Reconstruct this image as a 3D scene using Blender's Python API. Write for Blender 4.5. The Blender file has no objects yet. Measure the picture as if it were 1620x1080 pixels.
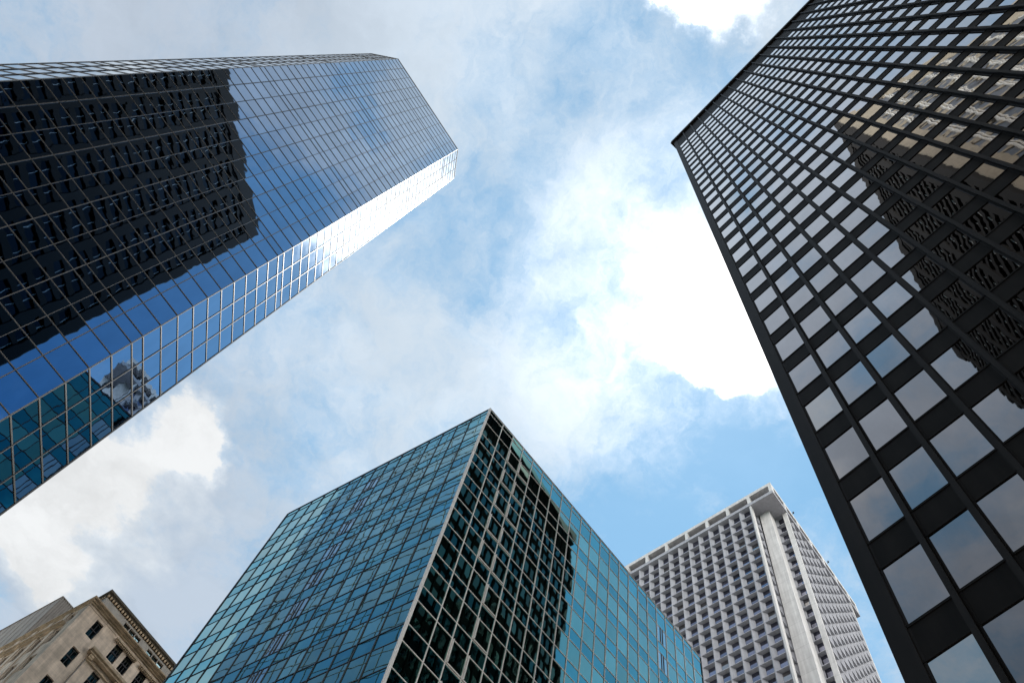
import bpy, math, random
from mathutils import Matrix, Vector

random.seed(7)
PI = math.pi
rad = math.radians
EYE = 1.6
scene = bpy.context.scene
COL = scene.collection

# ------------------------------------------------------------------ camera
RM = [[0.92635, -0.37666, 0.0], [-0.35289, -0.86791, -0.34957], [0.13167, 0.32382, -0.93691]]
FPX = 1351.96
cam_data = bpy.data.cameras.new('camera')
cam_data.sensor_width = 36.0
cam_data.lens = FPX / 1620 * 36.0
cam_data.clip_start = 0.1
cam_data.clip_end = 6000
cam = bpy.data.objects.new('camera', cam_data)
COL.objects.link(cam)
m = Matrix(RM).to_4x4()
m.translation = Vector((0, 0, EYE))
cam.matrix_world = m
scene.camera = cam

# ------------------------------------------------------------------ exposure
scene.view_settings.view_transform = 'Standard'
scene.view_settings.look = 'None'
scene.view_settings.exposure = 0.30
scene.view_settings.gamma = 1.0
scene.cycles.max_bounces = 8
scene.cycles.glossy_bounces = 6
scene.cycles.diffuse_bounces = 3
scene.cycles.caustics_reflective = False
scene.cycles.caustics_refractive = False
scene.cycles.sample_clamp_indirect = 4.0

# ------------------------------------------------------------------ sun
SUN_AZ, SUN_EL = 55.0, 73.0
sd = Vector((math.cos(rad(SUN_EL)) * math.cos(rad(SUN_AZ)), math.cos(rad(SUN_EL)) * math.sin(rad(SUN_AZ)), math.sin(rad(SUN_EL))))
sun_data = bpy.data.lights.new('sun', 'SUN')
sun_data.energy = 3.6
sun_data.angle = rad(0.6)
sun_data.color = (1.0, 0.95, 0.88)
sun = bpy.data.objects.new('sun', sun_data)
COL.objects.link(sun)
sun.rotation_euler = (-sd).to_track_quat('-Z', 'Y').to_euler()
sun.location = (0, 0, 400)


# ------------------------------------------------------------------ node helper
class NT:
    def __init__(self, nt):
        self.nt = nt
        self.n = nt.nodes
        self.l = nt.links

    def node(self, typ, **kw):
        nd = self.n.new(typ)
        for k, v in kw.items():
            setattr(nd, k, v)
        return nd

    def put(self, sock, v):
        if v is None:
            return
        if isinstance(v, bpy.types.NodeSocket):
            self.l.new(v, sock)
        elif isinstance(v, (tuple, list)) and len(v) == 3 and len(getattr(sock, 'default_value', ())) == 4:
            sock.default_value = (*v, 1)
        else:
            sock.default_value = v

    def math(self, op, a, b=None, c=None, clamp=False):
        nd = self.node('ShaderNodeMath', operation=op, use_clamp=clamp)
        self.put(nd.inputs[0], a)
        self.put(nd.inputs[1], b)
        self.put(nd.inputs[2], c)
        return nd.outputs[0]

    def vmath(self, op, a, b=None, scale=None):
        nd = self.node('ShaderNodeVectorMath', operation=op)
        self.put(nd.inputs[0], a)
        if b is not None:
            self.put(nd.inputs[1], b)
        if scale is not None:
            self.put(nd.inputs['Scale'], scale)
        return nd.outputs['Value'] if op in ('LENGTH', 'DOT_PRODUCT', 'DISTANCE') else nd.outputs['Vector']

    def mix(self, f, a, b):
        nd = self.node('ShaderNodeMix', data_type='RGBA')
        self.put(nd.inputs[0], f)
        self.put(nd.inputs[6], a)
        self.put(nd.inputs[7], b)
        return nd.outputs[2]

    def noise(self, vec, scale, detail=4, rough=0.55, dist=0.0, w=None):
        nd = self.node('ShaderNodeTexNoise')
        if w is not None:
            nd.noise_dimensions = '4D'
            self.put(nd.inputs['W'], w)
        self.put(nd.inputs['Vector'], vec)
        self.put(nd.inputs['Scale'], scale)
        self.put(nd.inputs['Detail'], detail)
        self.put(nd.inputs['Roughness'], rough)
        self.put(nd.inputs['Distortion'], dist)
        return nd.outputs[0]

    def remap(self, v, a, b, c=0.0, d=1.0, smooth=True):
        nd = self.node('ShaderNodeMapRange', interpolation_type='SMOOTHSTEP' if smooth else 'LINEAR')
        self.put(nd.inputs[0], v)
        for i, q in enumerate((a, b, c, d)):
            self.put(nd.inputs[1 + i], q)
        return nd.outputs[0]


# ------------------------------------------------------------------ world: blue sky and a broken cloud layer
world = bpy.data.worlds.new('World')
scene.world = world
world.use_nodes = True
W = NT(world.node_tree)
W.n.clear()
sky = W.node('ShaderNodeTexSky', sky_type='NISHITA')
sky.sun_disc = False
sky.sun_elevation = rad(SUN_EL)
sky.sun_rotation = rad(90 - SUN_AZ)
sky.air_density = 1.3
sky.dust_density = 0.0
sky.ozone_density = 6.0
sky_bg = W.node('ShaderNodeBackground')
W.put(sky_bg.inputs[0], W.vmath('MULTIPLY', sky.outputs[0], (0.80, 1.30, 1.12)))   # the camera's cool white balance
sky_bg.inputs[1].default_value = 0.125

gen = W.node('ShaderNodeTexCoord').outputs['Generated']
sep = W.node('ShaderNodeSeparateXYZ')
W.put(sep.inputs[0], gen)
zc = W.math('MAXIMUM', sep.outputs[2], 0.06)
comb = W.node('ShaderNodeCombineXYZ')
W.put(comb.inputs[0], W.math('DIVIDE', sep.outputs[0], zc))
W.put(comb.inputs[1], W.math('DIVIDE', sep.outputs[1], zc))
P = comb.outputs[0]                     # position on a flat cloud layer at height 1 above the viewer
# ragged offset so that the cloud masses get torn outlines
warp = W.node('ShaderNodeTexNoise')
W.put(warp.inputs['Vector'], P)
warp.inputs['Scale'].default_value = 7.0
warp.inputs['Detail'].default_value = 7.0
warp.inputs['Roughness'].default_value = 0.62
wv = W.vmath('SCALE', W.vmath('SUBTRACT', warp.outputs['Color'], (0.5, 0.5, 0.5)), scale=0.16)
PW = W.vmath('ADD', P, wv)


def blob_sum(vec, blobs):
    tot = None
    for (x, y, sx, sy, amp) in blobs:
        d = W.vmath('MULTIPLY', W.vmath('SUBTRACT', vec, (x, y, 0)), (1 / sx, 1 / sy, 0))
        q = W.vmath('DOT_PRODUCT', d, d)
        e = W.math('POWER', 2.718, W.math('MULTIPLY', q, -1.0))
        tot = W.math('MULTIPLY_ADD', e, amp, tot if tot is not None else 0.0)
    return tot


n_big = W.noise(P, 3.2, 6, 0.55, 0.4)
n_wisp = W.noise(W.vmath('ADD', W.vmath('MULTIPLY', PW, (1.0, 0.75, 1.0)), (3.7, 1.2, 0)), 7.5, 9, 0.62, 0.25)
n_fine = W.noise(W.vmath('ADD', P, (9.1, 4.4, 0)), 20.0, 7, 0.6, 0.2)
veil = W.math('ADD', W.math('MULTIPLY', n_wisp, 1.25), W.math('MULTIPLY', n_big, 0.75))
n_hair = W.noise(W.vmath('ADD', W.vmath('MULTIPLY', PW, (1.0, 0.55, 1.0)), (2.2, 6.1, 0)), 26.0, 8, 0.68, 0.5)
veil = W.math('MULTIPLY_ADD', n_fine, 0.34, veil)
veil = W.math('MULTIPLY_ADD', W.math('SUBTRACT', n_hair, 0.5), 0.72, veil)        # about 1.15 on average
DENS = [
    # x, y, size x, size y, amount          thin and thick patches of the veil
    (0.245, 0.545, 0.11, 0.10, -0.52), (0.345, 0.40, 0.085, 0.085, -0.34), (0.45, 0.40, 0.14, 0.10, -0.16), (0.62, 0.56, 0.20, 0.16, -0.22),
    (-0.035, 0.00, 0.06, 0.05, -0.22), (0.085, -0.015, 0.06, 0.045, -0.25), (-0.12, 0.25, 0.10, 0.10, -0.20), (-0.25, 0.37, 0.10, 0.09, -0.16),
    (0.02, 0.16, 0.10, 0.06, 0.14), (0.08, 0.47, 0.09, 0.06, 0.22), (-0.10, 0.43, 0.14, 0.10, 0.10), (-0.45, 0.12, 0.35, 0.18, 0.28), (-0.42, 0.72, 0.25, 0.2, 0.2), (-0.42, 0.98, 0.22, 0.16, 0.45), (-0.18, 0.52, 0.14, 0.12, 0.16),
    (0.38, -0.66, 0.18, 0.17, -1.1), (0.55, -0.95, 0.35, 0.30, -1.1), (0.22, -0.48, 0.09, 0.09, -0.35), (0.055, -0.43, 0.035, 0.05, 0.75), (0.125, -0.36, 0.035, 0.03, 0.8), (0.10, -0.31, 0.10, 0.10, 0.16), (0.09, -0.30, 0.035, 0.022, -0.30), (0.045, -0.34, 0.03, 0.03, -0.15), (0.16, -0.29, 0.035, 0.03, 0.55), (0.07, -0.25, 0.03, 0.03, 0.45), (0.19, -0.37, 0.04, 0.04, -0.5), (0.12, -0.22, 0.03, 0.025, -0.25), (-0.21, -0.05, 0.04, 0.03, -0.4), (-0.25, -0.11, 0.04, 0.03, 0.4), (-0.35, -0.03, 0.04, 0.04, 0.35), (-0.17, -0.12, 0.03, 0.03, -0.25), (0.21, -0.27, 0.04, 0.04, 0.3),
    (0.60, 0.33, 0.16, 0.12, -0.8), (0.72, -0.1, 0.25, 0.22, -0.7), (-0.40, -0.10, 0.35, 0.16, 0.30), (-0.44, -0.10, 0.06, 0.05, -0.55), (-0.54, -0.12, 0.05, 0.07, 0.35), (-0.66, -0.11, 0.06, 0.06, -0.6), (-0.80, -0.18, 0.08, 0.08, 0.2), (-0.31, -0.06, 0.05, 0.05, -0.35), (-0.25, -0.1, 0.14, 0.12, 0.2),
]
density = W.remap(W.math('ADD', veil, blob_sum(W.vmath('ADD', P, W.vmath('SCALE', wv, scale=0.55)), DENS)), 0.66, 1.60)
density = W.math('MULTIPLY_ADD', density, 0.66, 0.20)
# cumulus masses with crisp torn edges
CUM = [
    (0.190, 0.220, 0.090, 0.075, 1.0), (0.240, 0.278, 0.080, 0.060, 1.0), (0.30, 0.17, 0.13, 0.09, 1.1), (0.225, 0.325, 0.045, 0.03, 0.6),
    (0.060, -0.085, 0.066, 0.042, 1.15), (0.035, -0.060, 0.025, 0.018, 0.4),
    (-0.49, 0.77, 0.13, 0.095, 1.2), (-0.36, 0.665, 0.058, 0.062, 0.95), (-0.325, 0.70, 0.03, 0.025, 0.3), (-0.56, 0.93, 0.12, 0.10, 0.85), (-0.50, 1.02, 0.14, 0.07, 0.5), (-0.36, 0.90, 0.08, 0.06, 0.42), (-0.30, 0.80, 0.05, 0.04, 0.3),
    (-0.75, -0.30, 0.16, 0.12, 0.8), (-0.60, 0.02, 0.08, 0.1, 0.6),
]
cum_raw = W.math('ADD', blob_sum(PW, CUM), W.math('MULTIPLY', W.math('SUBTRACT', n_fine, 0.5), 0.62))
cum = W.remap(cum_raw, 0.25, 0.80)
density = W.math('MAXIMUM', density, cum)
# brightness: lit cloud near the sun, greyer veil away from it
sun_dot = W.vmath('DOT_PRODUCT', gen, tuple(sd))
glow = W.remap(sun_dot, 0.80, 0.995)
veil_col = W.mix(glow, (0.458, 0.500, 0.562), (0.675, 0.745, 0.805))
halo = W.math('POWER', W.remap(sun_dot, 0.962, 1.0, 0.0, 1.0, smooth=False), 2.0)
shade = W.remap(W.noise(W.vmath('ADD', PW, (5.2, 7.7, 0)), 5.0, 7, 0.6, 0.3), 0.34, 0.68, 0.92, 1.08)
veil_col = W.vmath('SCALE', veil_col, scale=shade)
cum_col = W.mix(W.remap(sun_dot, 0.85, 0.98), (0.70, 0.715, 0.725), (1.9, 1.9, 1.9))
veil_col = W.vmath('ADD', veil_col, W.vmath('SCALE', (1.0, 0.98, 0.95), scale=W.math('MULTIPLY', halo, 0.6)))
cum_col = W.vmath('SCALE', cum_col, scale=W.remap(W.noise(W.vmath('ADD', PW, (1.3, 8.8, 0)), 9.0, 6, 0.6), 0.3, 0.7, 0.88, 1.05))
cloud_col = W.mix(cum, veil_col, cum_col)
# unseen bright cloud added low behind the viewer as fill light for the facades
facing = W.vmath('DOT_PRODUCT', W.vmath('NORMALIZE', W.vmath('MULTIPLY', gen, (1, 1, 0))), (0.42, -0.907, 0.0))
fill_cloud = W.math('MULTIPLY', W.remap(facing, -0.25, 0.35), W.math('MULTIPLY', W.remap(sep.outputs[2], 0.05, 0.16), W.remap(W.math('MULTIPLY_ADD', W.math('SUBTRACT', W.noise(gen, 6.0, 7, 0.6), 0.5), 0.3, sep.outputs[2]), 0.70, 0.60)))
density = W.math('MAXIMUM', density, fill_cloud)
cloud_col = W.mix(fill_cloud, cloud_col, (3.1, 2.95, 2.75))
cloud_bg = W.node('ShaderNodeBackground')
W.put(cloud_bg.inputs[0], cloud_col)
cloud_bg.inputs[1].default_value = 1.0
mixs = W.node('ShaderNodeMixShader')
W.put(mixs.inputs[0], density)
W.l.new(sky_bg.outputs[0], mixs.inputs[1])
W.l.new(cloud_bg.outputs[0], mixs.inputs[2])
wout = W.node('ShaderNodeOutputWorld')
W.l.new(mixs.outputs[0], wout.inputs[0])
world.cycles.sampling_method = 'MANUAL'
world.cycles.sample_map_resolution = 512


# ------------------------------------------------------------------ materials
def new_mat(name):
    mt = bpy.data.materials.new(name)
    mt.use_nodes = True
    t = NT(mt.node_tree)
    t.n.clear()
    b = t.node('ShaderNodeBsdfPrincipled')
    o = t.node('ShaderNodeOutputMaterial')
    t.l.new(b.outputs[0], o.inputs[0])
    return mt, t, b


def matte(name, col, rough=0.7, var=0.12, scale=1.2, metal=0.0, streak=0.0, bump=0.0, spec=0.4, joint=None):
    mt, t, b = new_mat(name)
    oc = t.node('ShaderNodeTexCoord').outputs['Object']
    n = t.noise(oc, scale, 6, 0.6)
    f = t.remap(n, 0.3, 0.7, 1 - var, 1 + var)
    if streak:
        sv = t.vmath('MULTIPLY', oc, (1.0, 1.0, 0.06))
        f = t.math('MULTIPLY', f, t.remap(t.noise(sv, scale * 3.0, 5, 0.6), 0.35, 0.7, 1 - streak, 1 + streak * 0.3))
    if joint:       # fine horizontal joints between courses or lifts
        sp_ = t.node('ShaderNodeSeparateXYZ')
        t.put(sp_.inputs[0], oc)
        fr_ = t.math('FRACT', t.math('DIVIDE', sp_.outputs[2], joint[0]))
        f = t.math('MULTIPLY', f, t.math('MULTIPLY_ADD', t.math('LESS_THAN', fr_, joint[1]), -joint[2], 1.0))
        lift = t.node('ShaderNodeTexWhiteNoise', noise_dimensions='1D')
        t.put(lift.inputs['W'], t.math('FLOOR', t.math('DIVIDE', sp_.outputs[2], joint[0])))
        f = t.math('MULTIPLY', f, t.remap(lift.outputs['Value'], 0, 1, 1 - joint[3], 1 + joint[3], smooth=False))
    t.put(b.inputs['Base Color'], t.vmath('SCALE', tuple(col), scale=f))
    b.inputs['Roughness'].default_value = rough
    b.inputs['Metallic'].default_value = metal
    b.inputs['Specular IOR Level'].default_value = spec
    if bump:
        bn = t.node('ShaderNodeBump')
        bn.inputs['Distance'].default_value = bump
        t.put(bn.inputs['Height'], t.noise(oc, scale * 6, 6, 0.6))
        t.l.new(bn.outputs[0], b.inputs['Normal'])
    return mt


def glass(name, tint, wave=0.006, wscale=0.55, var=0.12, rough=0.015, edge=None, k=2.0, blind=0.0):
    """Coated facade glass: a tinted mirror, each pane a little different and never quite flat."""
    mt, t, b = new_mat(name)
    oc = t.node('ShaderNodeTexCoord').outputs['Object']
    at = t.node('ShaderNodeAttribute', attribute_name='rnd')
    r = at.outputs['Fac']
    f = t.math('MULTIPLY_ADD', t.math('SUBTRACT', r, 0.5), 2 * var, 1.0)
    dirt = t.remap(t.noise(t.vmath('MULTIPLY', oc, (1, 1, 0.35)), 0.9, 6, 0.65), 0.3, 0.75, 0.93, 1.03)
    base = tuple(tint)
    if edge:        # the coating reflects more, and whiter, the more obliquely it is seen
        lw = t.node('ShaderNodeLayerWeight')
        lw.inputs['Blend'].default_value = 0.5
        base = t.mix(t.math('POWER', lw.outputs['Facing'], k), tuple(tint), tuple(edge))
    col = t.vmath('SCALE', base, scale=t.math('MULTIPLY', f, dirt))
    if blind:       # a few panes with a drawn blind close behind the glass
        col = t.mix(t.math('MULTIPLY', t.math('LESS_THAN', r, blind), 0.55), col, (0.62, 0.58, 0.53))
    t.put(b.inputs['Base Color'], col)
    b.inputs['Metallic'].default_value = 1.0
    b.inputs['Roughness'].default_value = rough
    w4 = t.math('MULTIPLY', r, 37.0)
    h = t.noise(oc, wscale, 2.0, 0.45, 0.0, w=w4)
    bn = t.node('ShaderNodeBump')
    bn.inputs['Strength'].default_value = 1.0
    bn.inputs['Distance'].default_value = wave
    t.put(bn.inputs['Height'], h)
    t.l.new(bn.outputs[0], b.inputs['Normal'])
    return mt


M = {}
M['tower_glass'] = glass('blue_mirror_glass', (0.010, 0.125, 0.34), wave=0.009, wscale=0.36, var=0.07, edge=(0.74, 0.86, 0.92), k=2.0)
M['tower_frame'] = matte('brushed_aluminium_frame', (0.19, 0.185, 0.18), rough=0.45, var=0.08, metal=0.25)
M['tower_body'] = matte('dark_tower_core', (0.03, 0.035, 0.04), rough=0.5)
M['black_glass'] = glass('grey_mirror_glass', (0.085, 0.078, 0.078), wave=0.010, wscale=0.36, var=0.08, blind=0.05, edge=(0.96, 0.925, 0.925), k=1.9)
M['black_steel'] = matte('black_painted_steel', (0.0105, 0.0092, 0.0088), rough=0.55, var=0.2, scale=0.8, streak=0.3, spec=0.12)
M['black_panel'] = matte('black_spandrel_steel', (0.0095, 0.0083, 0.0078), rough=0.6, var=0.25, scale=0.6, streak=0.35, spec=0.09)
M['black_matte'] = matte('matte_black_end_wall', (0.010, 0.010, 0.010), rough=0.9, var=0.2, scale=0.6, spec=0.0)
M['dimmed_glass'] = glass('darkened_end_wall_glass', (0.045, 0.075, 0.075), wave=0.010, wscale=0.36, var=0.6)  # same glass as the front, colour darkened to imitate a dimmer reflection
M['teal_window'] = glass('teal_window_glass', (0.075, 0.315, 0.26), wave=0.006, wscale=0.34, var=0.14, edge=(0.80, 0.95, 0.86), k=2.5)
M['teal_spandrel'] = glass('teal_spandrel_glass', (0.006, 0.20, 0.245), wave=0.006, wscale=0.34, var=0.14, edge=(0.36, 0.86, 0.84), k=2.4)
M['teal_frame'] = matte('dark_facade_frame', (0.035, 0.035, 0.04), rough=0.45, var=0.08)
M['pale_frame'] = matte('pale_facade_frame', (0.80, 0.78, 0.77), rough=0.45, var=0.08)
M['teal_trim'] = matte('pale_corner_aluminium', (0.80, 0.80, 0.80), rough=0.45, var=0.06)
M['vent_glass'] = glass('pale_vent_glass', (0.24, 0.38, 0.40), wave=0.004, wscale=0.6, var=0.08, edge=(0.82, 0.90, 0.90), k=1.5)
M['concrete'] = matte('pale_precast_concrete', (0.435, 0.45, 0.505), rough=0.85, var=0.06, scale=0.5, streak=0.14, bump=0.004)
M['pier_concrete'] = matte('smooth_pale_concrete', (0.74, 0.74, 0.75), rough=0.85, var=0.06, scale=0.5, streak=0.16, bump=0.002, joint=(3.89, 0.03, 0.16, 0.025))
M['concrete_window'] = glass('dark_window_glass', (0.27, 0.275, 0.35), wave=0.006, wscale=0.7, var=0.3, blind=0.08)
M['concrete_dark'] = matte('dark_plant_floor', (0.05, 0.045, 0.042), rough=0.9)
M['stone'] = matte('buff_limestone', (0.82, 0.70, 0.585), rough=0.9, var=0.2, scale=0.7, streak=0.18, bump=0.006, joint=(0.62, 0.06, 0.13, 0.04))
M['stone_trim'] = matte('weathered_limestone_trim', (0.54, 0.44, 0.32), rough=0.9, var=0.25, scale=0.9, streak=0.2, bump=0.01)
M['stone_grey'] = matte('grey_attic_render', (0.40, 0.395, 0.38), rough=0.9, var=0.1, scale=0.5, streak=0.15)
M['stone_window'] = glass('old_window_glass', (0.20, 0.30, 0.33), wave=0.003, wscale=0.9, var=0.3)
M['sash'] = matte('sash_paint_and_recess_shade', (0.022, 0.02, 0.022), rough=0.5)
M['metal_grey'] = matte('grey_ribbed_metal', (0.36, 0.34, 0.325), rough=0.7, var=0.08, spec=0.1, streak=0.15)
M['cornice_dark'] = matte('dark_cornice', (0.10, 0.092, 0.075), rough=0.9, var=0.3, scale=1.5)  # one dark tone for the attic cornice and the inner cores
M['ledge_dark'] = matte('dark_bronze_cladding', (0.008, 0.008, 0.008), rough=0.8, spec=0.05)
M['ledge_glass'] = glass('dark_band_window', (0.012, 0.016, 0.02), wave=0.01, var=0.4)
M['ledge_pale'] = matte('pale_fin_finish', (0.75, 0.74, 0.70), rough=0.8)  # own pale tone of the fins
M['ledge_beige'] = matte('beige_brick_cladding', (0.34, 0.29, 0.21), rough=0.9, var=0.15)
M['ledge_window'] = matte('grey_window_strip', (0.09, 0.09, 0.10), rough=0.4, var=0.3)
M['asphalt'] = matte('street_asphalt', (0.055, 0.055, 0.056), rough=0.9, var=0.2, scale=0.4)
M['bounce_ground'] = matte('bounce_ground_pale', (0.46, 0.42, 0.375), rough=0.9, var=0.12, scale=0.3)  # unseen pale ground added to bounce light up the facades


# ------------------------------------------------------------------ mesh helpers
class MB:
    """Collects faces and links them as ONE mesh object."""

    def __init__(self):
        self.v = []
        self.f = []
        self.r = []

    def poly(self, pts, rnd=None):
        i = len(self.v)
        self.v += [tuple(p) for p in pts]
        self.f.append(tuple(range(i, i + len(pts))))
        self.r.append(random.random() if rnd is None else rnd)

    def hexa(self, p):
        """p: 8 points, bottom ring 0-3 then top ring 4-7."""
        i = len(self.v)
        self.v += [tuple(q) for q in p]
        rr = random.random()
        for q in ((0, 3, 2, 1), (4, 5, 6, 7), (0, 1, 5, 4), (1, 2, 6, 5), (2, 3, 7, 6), (3, 0, 4, 7)):
            self.f.append(tuple(i + k for k in q))
            self.r.append(rr)

    def prism(self, ring, z0, z1):
        i = len(self.v)
        n = len(ring)
        self.v += [(x, y, z0) for x, y in ring] + [(x, y, z1) for x, y in ring]
        self.f.append(tuple(i + k for k in reversed(range(n))))
        self.f.append(tuple(i + n + k for k in range(n)))
        for k in range(n):
            j = (k + 1) % n
            self.f.append((i + k, i + j, i + n + j, i + n + k))
        self.r += [0.5] * (n + 2)

    def build(self, name, mat, parent, kind=None, label=None):
        me = bpy.data.meshes.new(name)
        off = parent.location if parent is not None else Vector((0, 0, 0))
        me.from_pydata([(x - off.x, y - off.y, z - off.z) for x, y, z in self.v], [], self.f)
        a = me.attributes.new('rnd', 'FLOAT', 'FACE')
        a.data.foreach_set('value', self.r)
        me.materials.append(mat)
        o = bpy.data.objects.new(name, me)
        COL.objects.link(o)
        if parent is not None:
            o.parent = parent
        if kind:
            o['kind'] = kind
        if label:
            o['label'] = label
        return o


class Face:
    """A vertical facade: s runs along it, d stands out of it, z is height."""

    def __init__(self, o, az, view):
        self.o = Vector((o[0], o[1]))
        self.a = Vector((math.cos(rad(az)), math.sin(rad(az))))
        n = Vector((-self.a.y, self.a.x))
        if n.dot(Vector((view[0], view[1])) - self.o) < 0:
            n = -n
        self.n = n

    def p(self, s, d, z):
        q = self.o + self.a * s + self.n * d
        return (q.x, q.y, z)

    def xy(self, s, d):
        q = self.o + self.a * s + self.n * d
        return (q.x, q.y)

    def box(self, mb, s0, s1, d0, d1, z0, z1):
        mb.hexa([self.p(s0, d0, z0), self.p(s1, d0, z0), self.p(s1, d1, z0), self.p(s0, d1, z0),
                 self.p(s0, d0, z1), self.p(s1, d0, z1), self.p(s1, d1, z1), self.p(s0, d1, z1)])

    def pane(self, mb, s0, s1, z0, z1, d=0.0, tilt=0.0025, rnd=None):
        ts, tz = random.gauss(0, tilt), random.gauss(0, tilt)
        sm, zm = (s0 + s1) / 2, (z0 + z1) / 2
        mb.poly([self.p(s, d + ts * (s - sm) + tz * (z - zm), z) for s, z in ((s0, z0), (s1, z0), (s1, z1), (s0, z1))], rnd)


def thing(name, label, cat, loc, group=None):
    o = bpy.data.objects.new(name, None)
    o.empty_display_size = 2
    COL.objects.link(o)
    o.location = (loc[0], loc[1], 0)
    o['label'] = label
    o['category'] = cat
    if group:
        o['group'] = group
    return o


RT = Matrix(RM).transposed()


def project(p):
    c = RT @ Vector((p[0], p[1], p[2] - EYE))
    if c.z > -0.1:
        return None
    return (810 + FPX * c.x / -c.z, 540 - FPX * c.y / -c.z)


def shown_area(pts):
    q = [project(p) for p in pts]
    if any(a is None for a in q):
        return 0.0
    cx = sum(a[0] for a in q) / len(q)
    cy = sum(a[1] for a in q) / len(q)
    if not (-40 < cx < 1660 and -40 < cy < 1120):
        return 0.0
    q = [(min(max(a[0], 0), 1620), min(max(a[1], 0), 1080)) for a in q]
    return abs(sum(q[i][0] * q[(i + 1) % len(q)][1] - q[(i + 1) % len(q)][0] * q[i][1] for i in range(len(q)))) / 2


def panes_out(parent, name, mat, panes, rest_name, n_most=100):
    """panes: list of (MB with one pane, visible 0/1). The largest in view become parts, the rest one part."""
    sc = []
    for i, (mb, vis) in enumerate(panes):
        sc.append((shown_area(mb.v[:4]) if vis else 0.0, i))
    sc.sort(key=lambda t: -t[0])
    top = {i for a, i in sc[:n_most] if a > 3.0}
    rest = MB()
    for i, (mb, vis) in enumerate(panes):
        if i in top:
            mb.build(name, mat, parent)
        else:
            k = len(rest.v)
            rest.v += mb.v
            rest.f += [tuple(k + j for j in f) for f in mb.f]
            rest.r += mb.r
    if rest.v:
        rest.build(rest_name, mat, parent, kind='stuff')


def at(base, H):
    return Vector((base[0] * H, base[1] * H))


def dirv(az):
    return Vector((math.cos(rad(az)), math.sin(rad(az))))


CAM = (0.0, 0.0)

# ------------------------------------------------------------------ ground
g = MB()
g.poly([(-3000, -3000, 0), (3000, -3000, 0), (3000, 3000, 0), (-3000, 3000, 0)], 0.5)
go = g.build('street', M['asphalt'], None)
go['kind'] = 'structure'
go['label'] = 'grey asphalt street between the towers'

pv = MB()
pv.poly([(-170, -150, 0.004), (170, -150, 0.004), (170, 240, 0.004), (-170, 240, 0.004)], 0.5)
po_ = pv.build('bounce_sheet', M['bounce_ground'], None)
po_['kind'] = 'structure'
po_['label'] = 'unseen pale ground sheet added to bounce light onto the facades'

# ------------------------------------------------------------------ blue mirror-glass tower with chamfered corners
H = 186.0
A1 = at((-0.14338, 0.17699), H)
A3 = A1 + dirv(-144.73) * 0.1206 * H
A2 = A1 + dirv(77.88) * 0.0335 * H
A4 = A3 + dirv(169.5) * 0.0321 * H
A5 = A4 + dirv(124.5) * 39.0
A6 = A2 + dirv(122.9) * 39.0
tower = thing('glass_tower', 'tall blue mirror glass tower with chamfered corners, a dark building reflected in its broad face', 'skyscraper', (A1 + A5) / 2)
ZT = H + EYE
inner = MB()
cen = (A1 + A3 + A5 + A6) / 4
ring = [tuple(cen + (q - cen) * 0.992) for q in (A1, A3, A4, A5, A6, A2)]
inner.prism(ring, 0.0, ZT - 0.25)
inner.build('tower_core', M['tower_body'], tower)
zl = [(0.0, False)]
levels = []
zz = 0.3057 - 0.1539 * 2
while zz < 1.0:
    levels.append(zz)
    levels.append(zz + 0.0086)
    for k in range(1, 10):
        levels.append(zz + 0.0086 + 0.01453 * k)
    zz += 0.1539
levels = sorted(v * H + EYE for v in levels if 0.004 < v < 0.994)
levels = [0.0] + levels + [ZT]
tp = []
faces = [
    ('broad', Face(A1, -144.73, CAM), 10, 0.1206 * H, True),
    ('chamfer', Face(A1, 77.88, CAM), 3, 0.0335 * H, True),
    ('chamfer', Face(A3, 169.5, CAM), 3, 0.0321 * H, True),
    ('rear', Face(A2, 122.9, (60, 120)), 13, 39.0, False),
    ('rear', Face(A4, 124.5, (-200, 0)), 13, 39.0, False),
]
for kind, fc, nc, wd, vis in faces:
    fr = MB()
    cw = wd / nc
    for i in range(1, nc):
        w = 0.055 if kind == 'chamfer' else (0.07 if i % 2 else 0.045)
        fc.box(fr, i * cw - w / 2, i * cw + w / 2, 0.0, 0.07, 0.0, ZT)
    for z in levels[1:-1]:
        w = 0.14 if kind == 'chamfer' else 0.065
        fc.box(fr, 0.05, wd - 0.05, 0.0, 0.05, z - w / 2, z + w / 2)
    fr.build('mullion_grid', M['tower_frame'], tower)
    for j in range(len(levels) - 1):
        for i in range(nc):
            mb = MB()
            fc.pane(mb, i * cw, (i + 1) * cw, levels[j], levels[j + 1], d=0.0, tilt=0.0022)
            tp.append((mb, vis))
panes_out(tower, 'window_pane', M['tower_glass'], tp, 'window_panes')
for q in (A1, A2, A3, A4):
    tr = MB()
    dq = (q - cen).normalized()
    c = q + dq * 0.02
    tr.prism([(c.x - 0.04, c.y - 0.04), (c.x + 0.04, c.y - 0.04), (c.x + 0.04, c.y + 0.04), (c.x - 0.04, c.y + 0.04)], 0.0, ZT + 0.02)
    tr.build('corner_trim', M['tower_frame'], tower)
cp = MB()
ring = [tuple(cen + (q - cen) * 1.003) for q in (A1, A3, A4, A5, A6, A2)]
cp.prism(ring, ZT, ZT + 0.35)
cp.build('roof_coping', M['tower_frame'], tower)

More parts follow.
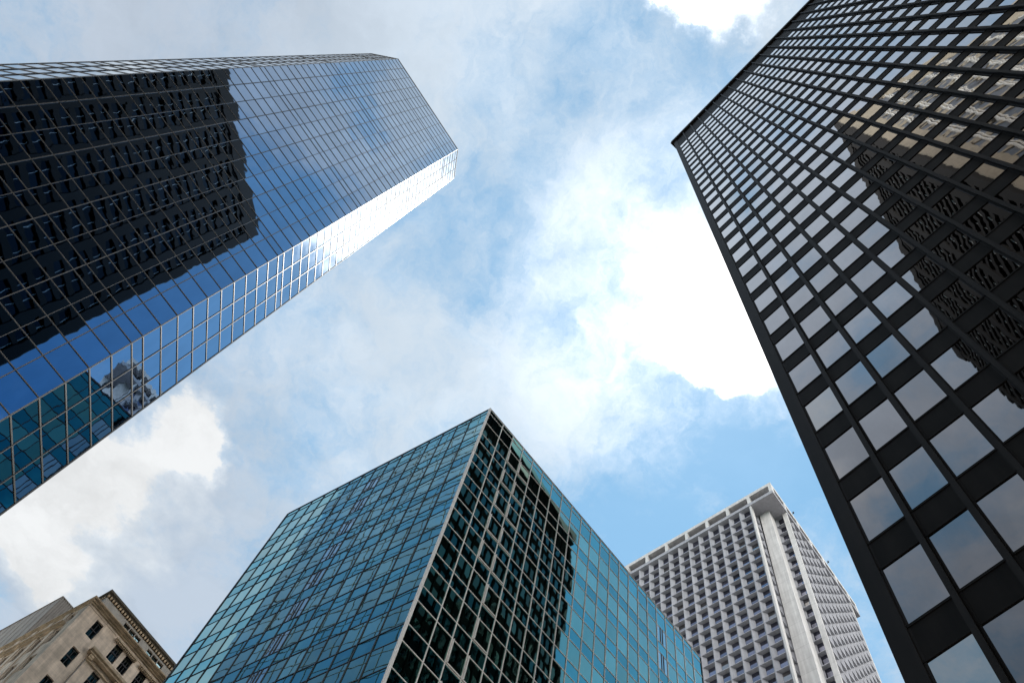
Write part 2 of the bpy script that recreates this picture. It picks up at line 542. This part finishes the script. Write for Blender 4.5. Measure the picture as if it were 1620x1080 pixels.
# ------------------------------------------------------------------ black steel tower
H = 161.0
B0 = at((0.08326, 0.08000), H)
fm = Face(B0, -68.48, CAM)
black = thing('black_tower', 'black steel tower with square grey windows between projecting vertical fins', 'skyscraper', fm.xy(40, -28))
DEPTH, LEN = 56.0, 0.42 * H
cwid, fl = 0.01111 * H, 0.02762 * H
body = MB()
body.prism([fm.xy(0.004 * H, -0.35), fm.xy(LEN, -0.35), fm.xy(LEN, -DEPTH), fm.xy(0.004 * H, -DEPTH)], 0.0, H * 1.0 + EYE)
body.build('tower_core', M['black_panel'], black)
fe = Face(fm.xy(0.0028 * H, 0), -68.48 + 90, (20, 80))       # end wall, seen mirrored in the teal block
S0 = 0.00715 * H            # left edge of the first window
ZB = 0.1382 * H + EYE       # a window sill
kmin = -int(0.1382 / 0.02762)
rows = [ZB + k * fl for k in range(kmin, 29)]
PH, PW_ = 0.0177 * H, 0.0091 * H
ncol = int((LEN - S0) / cwid)
bp, be = [], []
for z in rows:
    for i in range(ncol):
        s0 = S0 + i * cwid
        mb = MB()
        fm.pane(mb, s0 - 0.03, s0 + PW_ + 0.03, z - 0.03, z + PH + 0.03, d=-0.055, tilt=0.0022)
        bp.append((mb, True))
    for i in range(int((DEPTH - 2) / cwid)):
        s0 = 1.0 + i * cwid
        mb = MB()
        fe.pane(mb, s0 - 0.03, s0 + PW_ + 0.03, z - 0.03, z + PH + 0.03, d=-0.055, tilt=0.0022)
        be.append((mb, False))
panes_out(black, 'window', M['black_glass'], bp, 'windows')
panes_out(black, 'end_wall_window', M['dimmed_glass'], be, 'end_wall_windows')
ztop = 0.990 * H + EYE
esp = MB()
for j, z in enumerate(rows + [rows[-1] + fl]):
    sp = MB()
    z0 = z - (fl - PH)
    if j == len(rows):
        z1 = ztop
    else:
        z1 = z
    fm.box(sp, 0.0045 * H, LEN, -0.34, -0.035, z0, z1)
    # slim sill and head frames
    fm.box(sp, 0.0045 * H, LEN, -0.034, -0.012, z0 + 0.0, z0 + 0.09)
    if j < len(rows):
        fm.box(sp, 0.0045 * H, LEN, -0.034, -0.005, z1 - 0.10, z1)
    sp.build('spandrel', M['black_panel'], black)
    fe.box(esp, 0.3, DEPTH - 0.4, -0.34, -0.035, z0, z1)
for i in range(ncol + 1):
    fn = MB()
    s1 = S0 + i * cwid
    s0 = s1 - (cwid - PW_)
    sm = (s0 + s1) / 2
    if i == 0:
        continue
    fm.box(fn, s0, s1, -0.34, -0.02, 0.0, ztop)
    fm.box(fn, sm - 0.035, sm + 0.035, -0.02, 0.16, 0.0, ztop)
    fm.box(fn, sm - 0.095, sm + 0.095, 0.16, 0.20, 0.0, ztop)
    fn.build('fin', M['black_steel'], black)
esp.build('end_wall_spandrels', M['black_matte'], black)
fin_end = MB()
for i in range(int((DEPTH - 2) / cwid) + 1):
    s0 = 1.0 + i * cwid - (cwid - PW_)
    fe.box(fin_end, s0, s0 + (cwid - PW_), -0.34, 0.14, 0.0, ztop)
fin_end.build('end_wall_fins', M['black_matte'], black)
cc = MB()
cc.prism([fm.xy(0.0024 * H, 0.05), fm.xy(0.0066 * H, 0.05), fm.xy(0.0066 * H, -0.6), fm.xy(0.0024 * H, -0.6)], 0.0, ztop)
fm.box(cc, 0.0062 * H, S0, -0.34, -0.03, 0.0, ztop)
cc.build('corner_column', M['black_steel'], black)
cap = MB()
fm.box(cap, -0.0004 * H, LEN + 0.5, -DEPTH - 0.5, 0.42, ztop, ztop + 0.35)
fm.box(cap, 0.0006 * H, LEN + 0.3, -DEPTH - 0.3, 0.30, ztop + 0.35, 1.006 * H + EYE)
cap.build('roof_cap', M['black_steel'], black)

# ------------------------------------------------------------------ teal glass block
H = 81.0
T0 = at((0.00684, 0.47048), H)
ftl = Face(T0, 127.71, CAM)
ftr = Face(T0, 29.98, CAM)
TLW, TRW = 0.3366 * H, 0.4605 * H
teal = thing('glass_office_block', 'teal glass office block with a pale corner edge, its near corner pointing at the viewer', 'office building', ftl.xy(TLW / 2, -12))
ZT = H + EYE
farc = Vector(ftl.xy(TLW, 0)) + Vector(ftr.xy(TRW, 0)) - T0
tb = MB()
cen = (Vector(ftl.xy(TLW, 0)) + Vector(ftr.xy(TRW, 0))) / 2
tb.prism([tuple(cen + (Vector(q) - cen) * 0.994) for q in (T0, ftr.xy(TRW, 0), farc, ftl.xy(TLW, 0))], 0.0, ZT - 0.2)
tb.build('building_core', M['tower_body'], teal)
wl, sl = [], []      # window rows, spandrel rows
sl.append((0.9892, 0.9999))
sl.append((0.9608, 0.9892))
k = 0
while True:
    wz = 0.9290 - 0.05195 * k
    if wz < 0.01:
        break
    wl.append((wz, wz + 0.0314 + (0.0004 if k == 0 else 0)))
    sl.append((max(0.0, wz - 0.02055), wz))
    k += 1
wl = [(a * H + EYE, b * H + EYE) for a, b in wl]
sl = [(a * H + EYE, b * H + EYE) for a, b in sl]
cl = [0.0, 0.0286 * H] + [(0.0286 + 0.0220 * i) * H for i in range(1, 15)]
cr = [0.0, 0.0269 * H] + [(0.0269 + 0.02065 * i) * H for i in range(1, 22)]
wins, spans, vents = [], [], []
rngv = random.Random(3)
for fc, cs, side in ((ftl, cl, 'l'), (ftr, cr, 'r')):
    for i in range(len(cs) - 1):
        for (z0, z1) in wl:
            mb = MB()
            vent = (side == 'l' and i == 7) or (side == 'r' and i == 17)
            fc.pane(mb, cs[i], cs[i + 1], z0, z1, tilt=0.0035)
            (vents if vent else wins).append((mb, True))
        for (z0, z1) in sl:
            mb = MB()
            fc.pane(mb, cs[i], cs[i + 1], z0, z1, tilt=0.0030)
            spans.append((mb, True))
    fr = MB()
    fc.box(fr, 0.1, cs[-1], 0.0, 0.05, ZT - 0.06, ZT + 0.02)
    for s in cs[1:-1]:
        fc.box(fr, s - 0.04, s + 0.04, 0.0, 0.06, 0.0, ZT)
    for z in sorted({round(b, 3) for a, b in sl[1:]} | {round(b, 3) for a, b in wl}):
        fc.box(fr, 0.1, cs[-1], 0.0, 0.04, z - 0.035, z + 0.035)
    fr.build('mullion_grid', M['teal_frame' if side == 'l' else 'pale_frame'], teal)  # frames darker on the left face than on the right
    # louvred vent windows: two upright bars inside the bay
    i = 7 if side == 'l' else 17
    for (z0, z1) in wl:
        vb = MB()
        w = cs[i + 1] - cs[i]
        for q in (0.38, 0.60):
            fc.box(vb, cs[i] + w * q - 0.045, cs[i] + w * q + 0.045, 0.0, 0.05, z0, z1)
        if shown_area([fc.p(cs[i], 0, z0), fc.p(cs[i + 1], 0, z0), fc.p(cs[i + 1], 0, z1), fc.p(cs[i], 0, z1)]) > 3:
            vb.build('vent_bars', M['teal_frame'], teal)
panes_out(teal, 'window', M['teal_window'], wins, 'windows')
panes_out(teal, 'spandrel_pane', M['teal_spandrel'], spans, 'spandrel_panes')
panes_out(teal, 'vent_window', M['vent_glass'], vents, 'vent_windows')
# casement sashes standing ajar on two bays of the right face
for i in (2, 3):
    for j, (z0, z1) in enumerate(wl[:13]):
        if rngv.random() < 0.12:
            continue
        s0, s1 = cr[i] + 0.05, cr[i] + 0.30
        sb = MB()
        ftr.box(sb, cr[i] + 0.06, cr[i] + 0.10, 0.05, 0.22, z0 + 0.10, z1 - 0.10)
        ftr.box(sb, cr[i] + 0.10, cr[i + 1] - 0.15, 0.06, 0.13, z0 + 0.05, z0 + 0.13)
        sb.build('open_sash', M['teal_trim'], teal)
ct = MB()
e0 = Vector(T0)
ct.prism([ftl.xy(0.10, 0.03), ftl.xy(0.10, 0.10), tuple(e0 + ftl.n * 0.10 + ftr.n * 0.10), ftr.xy(0.10, 0.10), ftr.xy(0.10, 0.03), tuple(e0)], 0.0, ZT + 0.03)
ct.build('corner_trim', M['teal_trim'], teal)
cpg = MB()
cpg.prism([tuple(cen + (Vector(q) - cen) * 1.002) for q in (T0, ftr.xy(TRW, 0), farc, ftl.xy(TLW, 0))], ZT + 0.04, ZT + 0.22)
cpg.build('roof_coping', M['teal_frame'], teal)
for fc, w in ((ftl, TLW), (ftr, TRW)):
    et = MB()
    fc.box(et, w - 0.02, w + 0.10, -0.3, 0.08, 0.0, ZT)
    et.build('end_trim', M['teal_frame'], teal)

# ------------------------------------------------------------------ pale concrete tower with coffered windows
H = 215.0
C0 = at((0.36957, 0.41780), H)
AU, AV = 120.76, 32.7
u, v = dirv(AU), dirv(AV)
conc = thing('concrete_tower', 'pale concrete tower of deep square window coffers with an overhanging open roof frame', 'skyscraper', C0 + u * 0.113 * H + v * 0.113 * H)


def cuv(a, b):
    q = C0 + u * (a * H) + v * (b * H)
    return (q.x, q.y)


SQ, SU, NT_, NF = 0.2120, 0.2870, 0.0328, 0.0235
zs0, zs1 = 0.974 * H + EYE, 1.0 * H + EYE
FAC0 = 0.0012          # facades sit just inside the roof edge
cb = MB()
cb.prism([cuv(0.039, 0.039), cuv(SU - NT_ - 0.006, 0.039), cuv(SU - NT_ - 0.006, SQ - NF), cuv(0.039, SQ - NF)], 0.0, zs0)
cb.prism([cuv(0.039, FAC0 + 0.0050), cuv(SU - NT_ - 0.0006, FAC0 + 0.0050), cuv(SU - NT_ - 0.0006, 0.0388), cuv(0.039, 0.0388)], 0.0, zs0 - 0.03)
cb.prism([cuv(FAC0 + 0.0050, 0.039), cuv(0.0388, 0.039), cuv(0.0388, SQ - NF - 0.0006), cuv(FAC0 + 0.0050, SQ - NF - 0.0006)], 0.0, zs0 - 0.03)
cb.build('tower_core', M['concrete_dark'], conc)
FLH = 0.0181 * H
row0 = 0.9544 * H + EYE
nrow = 52
DEP = 0.0043 * H
cwins = []


def coffers(mb, fc, s0, n, w, rows=nrow, dep=DEP, blades=True, visible=True):
    """Deep splayed coffers, one per window, in one precast sheet."""
    e = 0.08
    for j in range(-1, rows):
        z1 = row0 - FLH * j
        z0 = z1 - FLH
        if j == -1:
            z1 = zs0 - 0.02
        for i in range(n):
            a, b = s0 + i * w, s0 + (i + 1) * w
            oa, ob, oz0, oz1 = a + e, b - e, z0 + e, z1 - e
            ia, ib = a + w * 0.19, b - w * 0.29
            iz0, iz1 = z0 + (z1 - z0) * 0.06, z1 - (z1 - z0) * 0.07
            F = lambda s, d, z: fc.p(s, d, z)
            O = [(oa, oz0), (ob, oz0), (ob, oz1), (oa, oz1)]
            I = [(ia, iz0), (ib, iz0), (ib, iz1), (ia, iz1)]
            Q = [(a, z0), (b, z0), (b, z1), (a, z1)]
            for k in range(4):
                m2 = (k + 1) % 4
                mb.poly([F(O[k][0], 0, O[k][1]), F(O[m2][0], 0, O[m2][1]), F(I[m2][0], -dep, I[m2][1]), F(I[k][0], -dep, I[k][1])], 0.5)
                mb.poly([F(Q[k][0], 0, Q[k][1]), F(Q[m2][0], 0, Q[m2][1]), F(O[m2][0], 0, O[m2][1]), F(O[k][0], 0, O[k][1])], 0.5)
            w1 = MB()
            fc.pane(w1, ia - 0.02, ib + 0.02, iz0 - 0.02, iz1 + 0.02, d=-dep - 0.05, tilt=0.004)
            cwins.append((w1, visible))


CW = 0.01525 * H
f_l = Face(cuv(0, FAC0), AU, CAM)
f_r = Face(cuv(FAC0, 0), AV, CAM)
start = 0.0345 * H
ncf = 10
for fc, ncf in ((f_l, 14), (f_r, 10)):
    gq = MB()
    coffers(gq, fc, start, ncf, CW)
    gq.build('precast_facade', M['concrete'], conc)
    for s in (start - 0.0022 * H, start + ncf * CW):
        bl = MB()
        fc.box(bl, s, s + 0.0022 * H, -DEP - 0.2, 0.10, 0.0, zs0 - 0.01)
        bl.build('edge_blade', M['pier_concrete'], conc)
# return walls of the corner notch
fr1 = Face(cuv(0.0325, FAC0 + 0.0035), AV, CAM)
gq = MB()
coffers(gq, fr1, 0.0, 2, 0.0142 * H)
gq.build('notch_wall', M['concrete'], conc)
fr2 = Face(cuv(FAC0 + 0.0035, 0.0325), AU, CAM)
gq = MB()
coffers(gq, fr2, 0.0, 2, 0.0142 * H)
gq.build('notch_wall', M['concrete'], conc)
pr = MB()
top = [cuv(0.0176, 0.0186), cuv(0.0305, 0.0186), cuv(0.0305, 0.0312), cuv(0.0176, 0.0312)]
bot = [cuv(0.0085, 0.0085), cuv(0.034, 0.0085), cuv(0.034, 0.034), cuv(0.0085, 0.034)]
pr.hexa([(*q, 0.0) for q in bot] + [(*q, zs0 - 0.012) for q in top])
pr.build('corner_pier', M['pier_concrete'], conc)
# roof frame: soffit slab, top and bottom rails, posts, dark plant floor behind
rf = MB()
rf.prism([cuv(0.0, 0.0), cuv(SU, 0.0), cuv(SU, SQ), cuv(0.0, SQ)], zs0, 0.9798 * H + EYE)
rf.build('roof_soffit', M['concrete'], conc)
inn = 0.006
za, zb = 0.9798 * H + EYE, 0.9940 * H + EYE
rp = MB()
rp.prism([cuv(0.0, 0.0), cuv(SU, 0.0), cuv(SU, SQ), cuv(0.0, SQ)], zb, zs1)
rp.build('roof_rail', M['pier_concrete'], conc)
stp = 0.0312
for k in range(10):
    s = k * stp
    spots = [(s, 0, s + 0.0042, inn)]
    if 0 < k < 7:
        spots.append((0, s, inn, s + 0.0042))
    if k == 7:
        spots.append((0, SQ - 0.0042, inn, SQ))
    for (a0, b0, a1, b1) in spots:
        po = MB()
        po.prism([cuv(a0, b0), cuv(a1, b0), cuv(a1, b1), cuv(a0, b1)], za, zb)
        po.build('roof_post', M['pier_concrete'], conc)
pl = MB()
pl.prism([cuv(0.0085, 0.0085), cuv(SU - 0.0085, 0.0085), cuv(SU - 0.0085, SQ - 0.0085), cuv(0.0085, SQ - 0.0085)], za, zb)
pl.build('plant_room', M['concrete_dark'], conc)  # dark box close behind the posts so the openings read dark
for (a, b) in ((-0.0018, 0.0545), (-0.0022, 0.1400)):
    lm = MB()
    q = C0 + u * (a * H) + v * (b * H)
    x, y = q.x, q.y
    lm.prism([(x - 0.18, y - 0.18), (x + 0.18, y - 0.18), (x + 0.18, y + 0.18), (x - 0.18, y + 0.18)], zs1 + 0.25, zs1 + 0.75)
    q2 = C0 + u * (0.002 * H) + v * (b * H)
    lm.hexa([(q2.x, q2.y, zs1), (q2.x + 0.12, q2.y, zs1), (q2.x + 0.12, q2.y + 0.12, zs1), (q2.x, q2.y + 0.12, zs1),
             (x - 0.06, y, zs1 + 0.3), (x + 0.06, y, zs1 + 0.3), (x + 0.06, y + 0.12, zs1 + 0.3), (x - 0.06, y + 0.12, zs1 + 0.3)])
    lm.build('roof_lamp', M['sash'], conc)
panes_out(conc, 'window', M['concrete_window'], cwins, 'windows')

# ------------------------------------------------------------------ old stone building
H = 75.0
S0v = at((-0.44007, 1.01789), H)
fs = Face(S0v, 35.62, CAM)           # front
fl_ = Face(S0v, 127.2, CAM)          # left flank
stone = thing('stone_building', 'old beige stone building with cornices and paired sash windows at the lower left', 'office building', fs.xy(12, -12))
Z = lambda q: q * H + EYE
LF, LL = 0.30 * H, 0.42 * H
nb = MB()
nb.prism([fs.xy(0.5, -0.6), fs.xy(LF, -0.6), fs.xy(LF, -26), tuple(Vector(fl_.xy(26, -0.6)))], 0.0, Z(0.990))
nb.build('inner_core', M['cornice_dark'], stone)


def wall_with_holes(mb, fc, s0, s1, z0, z1, holes, d=0.0, reveal=0.45):
    """A wall sheet with rectangular openings and their reveals."""
    ss = sorted({s0, s1} | {h[0] for h in holes} | {h[1] for h in holes})
    zz_ = sorted({z0, z1} | {h[2] for h in holes} | {h[3] for h in holes})
    for a, b in zip(ss, ss[1:]):
        for c, e in zip(zz_, zz_[1:]):
            sm, zm = (a + b) / 2, (c + e) / 2
            if any(h[0] < sm < h[1] and h[2] < zm < h[3] for h in holes):
                continue
            mb.poly([fc.p(a, d, c), fc.p(b, d, c), fc.p(b, d, e), fc.p(a, d, e)], 0.5)
    for (a, b, c, e) in holes:
        mb.poly([fc.p(a, d, c), fc.p(a, d - reveal, c), fc.p(a, d - reveal, e), fc.p(a, d, e)], 0.5)
        mb.poly([fc.p(b, d, c), fc.p(b, d - reveal, c), fc.p(b, d - reveal, e), fc.p(b, d, e)], 0.5)
        mb.poly([fc.p(a, d, e), fc.p(b, d, e), fc.p(b, d - reveal, e), fc.p(a, d - reveal, e)], 0.5)
        mb.poly([fc.p(a, d, c), fc.p(b, d, c), fc.p(b, d - reveal, c), fc.p(a, d - reveal, c)], 0.5)


def sash_window(fc, s0, s1, z0, z1, bars, d=-0.2, mat=None):
    fr = MB()
    fc.box(fr, s0 + 0.002, s0 + 0.09, d - 0.08, d, z0 + 0.002, z1 - 0.002)
    fc.box(fr, s1 - 0.09, s1 - 0.002, d - 0.08, d, z0 + 0.002, z1 - 0.002)
    fc.box(fr, s0 + 0.09, s1 - 0.09, d - 0.08, d, z0 + 0.002, z0 + 0.10)
    fc.box(fr, s0 + 0.09, s1 - 0.09, d - 0.08, d, z1 - 0.10, z1 - 0.002)
    zm = (z0 + z1) / 2
    fc.box(fr, s0 + 0.09, s1 - 0.09, d - 0.07, d + 0.03, zm - 0.06, zm + 0.06)
    for q in range(1, bars + 1):
        s = s0 + (s1 - s0) * q / (bars + 1)
        fc.box(fr, s - 0.03, s + 0.03, d - 0.07, d - 0.01, z0 + 0.10, z1 - 0.10)
    w = fr.build('window', M['sash'], stone)
    pn = MB()
    fc.pane(pn, s0 + 0.03, s1 - 0.03, z0 + 0.03, z1 - 0.03, d=d - 0.06, tilt=0.006)
    o = pn.build('pane', mat or M['stone_window'], stone)
    o.parent = w
    return w


# front openings
WH = 0.0320 * H
FLR = 0.0590 * H
fh, plain = [], []
for k in range(4):
    z0 = Z(0.9555) - FLR * k
    fh.append((0.0247 * H, 0.0388 * H, z0, z0 + WH, 1))
for k in range(4):
    z0 = Z(0.9555) - FLR * k
    s = 0.0718 * H
    pair = 0
    while s < 0.27 * H:
        for a in (s, s + 0.0235 * H):
            fh.append((a, a + 0.0150 * H, z0 if k == 0 else z0 - 0.002 * H, z0 + WH - (0 if k == 0 else 0.002 * H), 2))
        s += 0.0555 * H
wl_ = MB()
wall_with_holes(wl_, fs, 0.0, LF, 0.0, Z(1.0), [h[:4] for h in fh])
# left flank openings
lh = []
for zb_, hh_ in ((0.9700, 0.0205), (0.9215, 0.0330), (0.8625, 0.0330), (0.8035, 0.0330)):
    s = 0.020 * H
    while s < 0.38 * H:
        lh.append((s, s + 0.0165 * H, Z(zb_), Z(zb_ + hh_), 1))
        s += 0.0375 * H
wall_with_holes(wl_, fl_, 0.0, LL, 0.0, Z(1.0), [h[:4] for h in lh], reveal=0.35)
wl_.build('wall', M['stone'], stone)
for h in fh:
    sash_window(fs, *h)
for h in lh:
    if shown_area([fl_.p(h[0], 0, h[2]), fl_.p(h[1], 0, h[2]), fl_.p(h[1], 0, h[3]), fl_.p(h[0], 0, h[3])]) > 2:
        sash_window(fl_, *h, d=-0.22, mat=M['sash'])  # dark panes instead of glass: shade of the recesses put into their colour
# main cornice round front and flank
co = MB()
pt = lambda d: tuple(S0v + fs.n * d + fl_.n * d * 0.42)
for d, za_, zb_ in ((0.25, 0.9972, 1.0000), (0.55, 1.0000, 1.0020), (0.85, 1.0020, 1.0040)):
    co.prism([pt(d), fs.xy(LF, d), fs.xy(LF, -0.3), tuple(S0v - (fs.n + fl_.n) * 0.2), fl_.xy(LL, -0.3), fl_.xy(LL, d * 0.42)], Z(za_), Z(zb_) - 0.004)
co.build('cornice', M['stone_trim'], stone)
pw = MB()
fs.box(pw, 0.02, LF, -0.5, 0.06, Z(0.9932), Z(0.9968))
pw.build('string_course', M['stone'], stone)
# flank ledges and pilasters
lg = MB()
fl_.box(lg, 2.0, LL, -0.3, 0.55, Z(0.9630), Z(0.9630) + 0.24)
fl_.box(lg, 2.0, LL, -0.3, 0.34, Z(0.9630) - 0.30, Z(0.9630) - 0.004)
lg.build('flank_ledge', M['stone_trim'], stone)
s = 0.0405 * H
while s < 0.38 * H:
    pi_ = MB()
    fl_.box(pi_, s, s + 0.010 * H, -0.2, 0.14, Z(0.60), Z(0.9968) - 0.01)
    pi_.build('pilaster', M['stone'], stone)
    s += 0.0375 * H
# dentil panels over the paired windows
s = 0.0655 * H
for q in range(4):
    dn = MB()
    a, b = s, s + 0.0470 * H
    fs.box(dn, a, b, 0.003, 0.38, Z(0.9878), Z(0.9903))
    n = 14
    for t_ in range(n):
        x0 = a + (b - a) * t_ / n
        fs.box(dn, x0 + 0.03, x0 + (b - a) / n * 0.62, 0.003, 0.28, Z(0.9850), Z(0.9878) - 0.003)
    dn.build('dentil_band', M['stone_trim'], stone)
    s += 0.0555 * H
# balcony-like bay cornice below the paired windows
bc = MB()
fs.box(bc, 0.0452 * H, LF, 0.002, 0.85, Z(0.9395), Z(0.9438))
fs.box(bc, 0.0462 * H, LF, 0.002, 0.62, Z(0.9360), Z(0.9395) - 0.003)
fs.box(bc, 0.0500 * H, LF, 0.002, 0.22, Z(0.9272), Z(0.9290))
bc.build('bay_cornice', M['stone_trim'], stone)
for q in (0.0500, 0.1055, 0.161, 0.2165):
    br = MB()
    fs.box(br, q * H, q * H + 0.008 * H, 0.002, 0.45, Z(0.9295), Z(0.9360) - 0.004)
    fs.box(br, q * H + 0.05, q * H + 0.008 * H - 0.05, 0.45, 0.52, Z(0.9320), Z(0.9355))
    br.build('bracket', M['stone_trim'], stone)
dp = MB()
fs.box(dp, 0.0505 * H, 0.0520 * H, 0.002, 0.13, Z(0.60), Z(0.9270))
dp.build('downpipe', M['metal_grey'], stone)
# attic storey set back behind the cornice
AT = Vector((-0.41279, 0.97978))
fa = Face(Vector(fs.xy(0.0165 * H, -1.6)), 35.62, CAM)
ZA = Z(1.0590)
aw = MB()
ah = []
for a, b in ((0.0490, 0.0877), (0.1050, 0.1440), (0.161, 0.200)):
    for q in range(3):
        w = (b - a) * H / 3
        ah.append((a * H + q * w + 0.05, a * H + (q + 1) * w - 0.05, Z(1.0220), Z(1.0435)))
wall_with_holes(aw, fa, 0.0, LF - 2, Z(1.0), ZA - 0.9, ah, reveal=0.4)
fa2 = Face(Vector(fa.xy(0, 0)), 127.2, CAM)
wall_with_holes(aw, fa2, 0.0, 14, Z(1.0), ZA - 0.9, [])
at_ = aw.build('attic', M['stone_grey'], stone)
ac = MB()
fa.box(ac, -0.33, LF - 2, -14, 0.45, ZA - 0.30, ZA)
fa.box(ac, -0.14, LF - 2, -13.5, 0.22, ZA - 0.50, ZA - 0.304)
aco = ac.build('attic_cornice', M['cornice_dark'], stone)
aco.parent = at_
dn = MB()
n = 44
for t_ in range(n):
    x0 = -0.1 + t_ * 0.42
    fa.box(dn, x0, x0 + 0.22, 0.003, 0.19, ZA - 0.84, ZA - 0.504)
d_ = dn.build('dentils', M['stone_trim'], stone)
d_.parent = at_
dn = MB()
x0 = 0.4
for t_ in range(12):
    fa2.box(dn, x0, x0 + 0.22, 0.003, 0.13, ZA - 0.84, ZA - 0.504)
    x0 += 0.42
d_ = dn.build('dentils', M['stone_trim'], stone)
d_.parent = at_
for h in ah:
    w = sash_window(fa, *h, 0, d=-0.2)
    for c in list(w.children):
        bpy.data.objects.remove(c)
    w.name = 'attic_window'
    w.parent = at_
    pn = MB()
    fa.pane(pn, h[0] + 0.02, h[1] - 0.02, h[2] + 0.02, h[3] - 0.02, d=-0.26)
    po = pn.build('attic_pane', M['stone_window'], stone)
    po.parent = at_
ab = MB()
ab.prism([fa.xy(0.3, -0.7), fa.xy(LF - 2.3, -0.7), fa.xy(LF - 2.3, -13), fa.xy(0.3, -13)], Z(1.0), ZA - 0.7)
abo = ab.build('attic_core', M['cornice_dark'], stone)
abo.parent = at_
# ribbed metal plant house on the roof
pc = Vector((-0.48564, 1.03060))
ZP = 0.0
best = None
for hh in [x * 0.05 for x in range(1400, 2000)]:
    q = pc * hh
    dd = -(q - S0v).dot(fl_.n)
    if best is None or abs(dd - 0.9) < best[0]:
        best = (abs(dd - 0.9), hh, q)
_, hh, q = best
ZP = hh + EYE
fp = Face(q, 35.62, CAM)
fp2 = Face(q, 127.2, CAM)
ph = MB()
ph.prism([fp.xy(0, 0), fp.xy(9.0, 0), tuple(Vector(fp.xy(9.0, 0)) + fp2.a * 16), fp2.xy(16, 0)], Z(0.99), ZP)
for t_ in range(28):
    x0 = 0.1 + t_ * 0.32
    fp.box(ph, x0, x0 + 0.14, 0.002, 0.10, Z(1.0), ZP - 0.01)
for t_ in range(8):
    x0 = 0.02 + t_ * 2.0
    fp2.box(ph, x0, x0 + 0.05, 0.002, 0.05, Z(1.0), ZP - 0.01)
fp.box(ph, -0.08, 9.0, -1.0, 0.12, ZP, ZP + 0.12)
fp2.box(ph, 0.0, 16.0, -1.0, 0.12, ZP + 0.124, ZP + 0.16)
ph.build('roof_plant_house', M['metal_grey'], stone)

# ------------------------------------------------------------------ ledged tower behind the viewer, seen only in the glass
HL = 202.0
LC = Vector((-2.2, -20.9))
fN = Face(LC, 187.0, CAM)
fE = Face(LC, -81.0, (60, -20))
ledge = thing('finned_tower', 'dark finned tower with a beige side, seen only mirrored in the glass towers', 'skyscraper', fN.xy(25, -18))
NL, EL = 62.0, 44.0
lb = MB()
lb.prism([fN.xy(0.2, -0.4), fN.xy(NL, -0.4), fN.xy(NL, -36), fE.xy(EL, -0.4)], 0.0, HL)
lb.build('tower_core', M['ledge_dark'], ledge)
lgm, colm, lw = MB(), MB(), MB()
zf = 4.0
while zf < HL - 6:
    fN.box(colm, 0.3, NL, -0.4, 0.35, zf - 1.15, zf + 0.45)
    sx = 2.0
    while sx < NL - 3:
        fN.pane(lw, sx + 0.1, sx + 2.5, zf + 0.45, zf + 2.75, d=0.0)
        fN.box(lgm, sx - 0.035, sx + 0.035, -0.2, 0.14, zf + 0.5, zf + 2.7)
        sx += 2.6
    zf += 3.9
sx = 4.6
while sx < NL:
    fN.box(colm, sx - 1.0, sx + 0.6, -0.4, 0.50, 0.0, HL - 4)
    sx += 7.8
fN.box(colm, -0.2, 1.6, -0.4, 0.55, 0.0, HL - 6.003)
fN.box(colm, -0.2, NL, -0.5, 0.6, HL - 6.0, HL)
colm.build('dark_pier_grid', M['ledge_dark'], ledge)
lw.build('band_windows', M['ledge_glass'], ledge)
eb, ew = MB(), MB()
fE.box(eb, 0.1, 4.2, -0.4, 0.5, 0.0, HL)
fE.box(eb, 4.2, EL, -0.4, 0.10, HL - 7, HL - 0.003)
fE.box(ew, 4.2, EL, -0.4, 0.02, 0.0, HL - 7.003)
zf = 2.0
while zf < HL - 9:
    fE.box(eb, 4.2, EL, 0.02, 0.12, zf, zf + 1.25)
    zf += 3.9
sx = 6.0
while sx < EL:
    fE.box(lgm, sx, sx + 0.22, 0.02, 0.40, 0.0, HL - 7.003)
    fE.box(lgm, sx + 0.75, sx + 0.86, 0.02, 0.30, 0.0, HL - 7.003)
    sx += 3.9
lgm.build('pale_fins', M['ledge_pale'], ledge)
eb.build('beige_side', M['ledge_beige'], ledge)
ew.build('side_window_strips', M['ledge_window'], ledge)
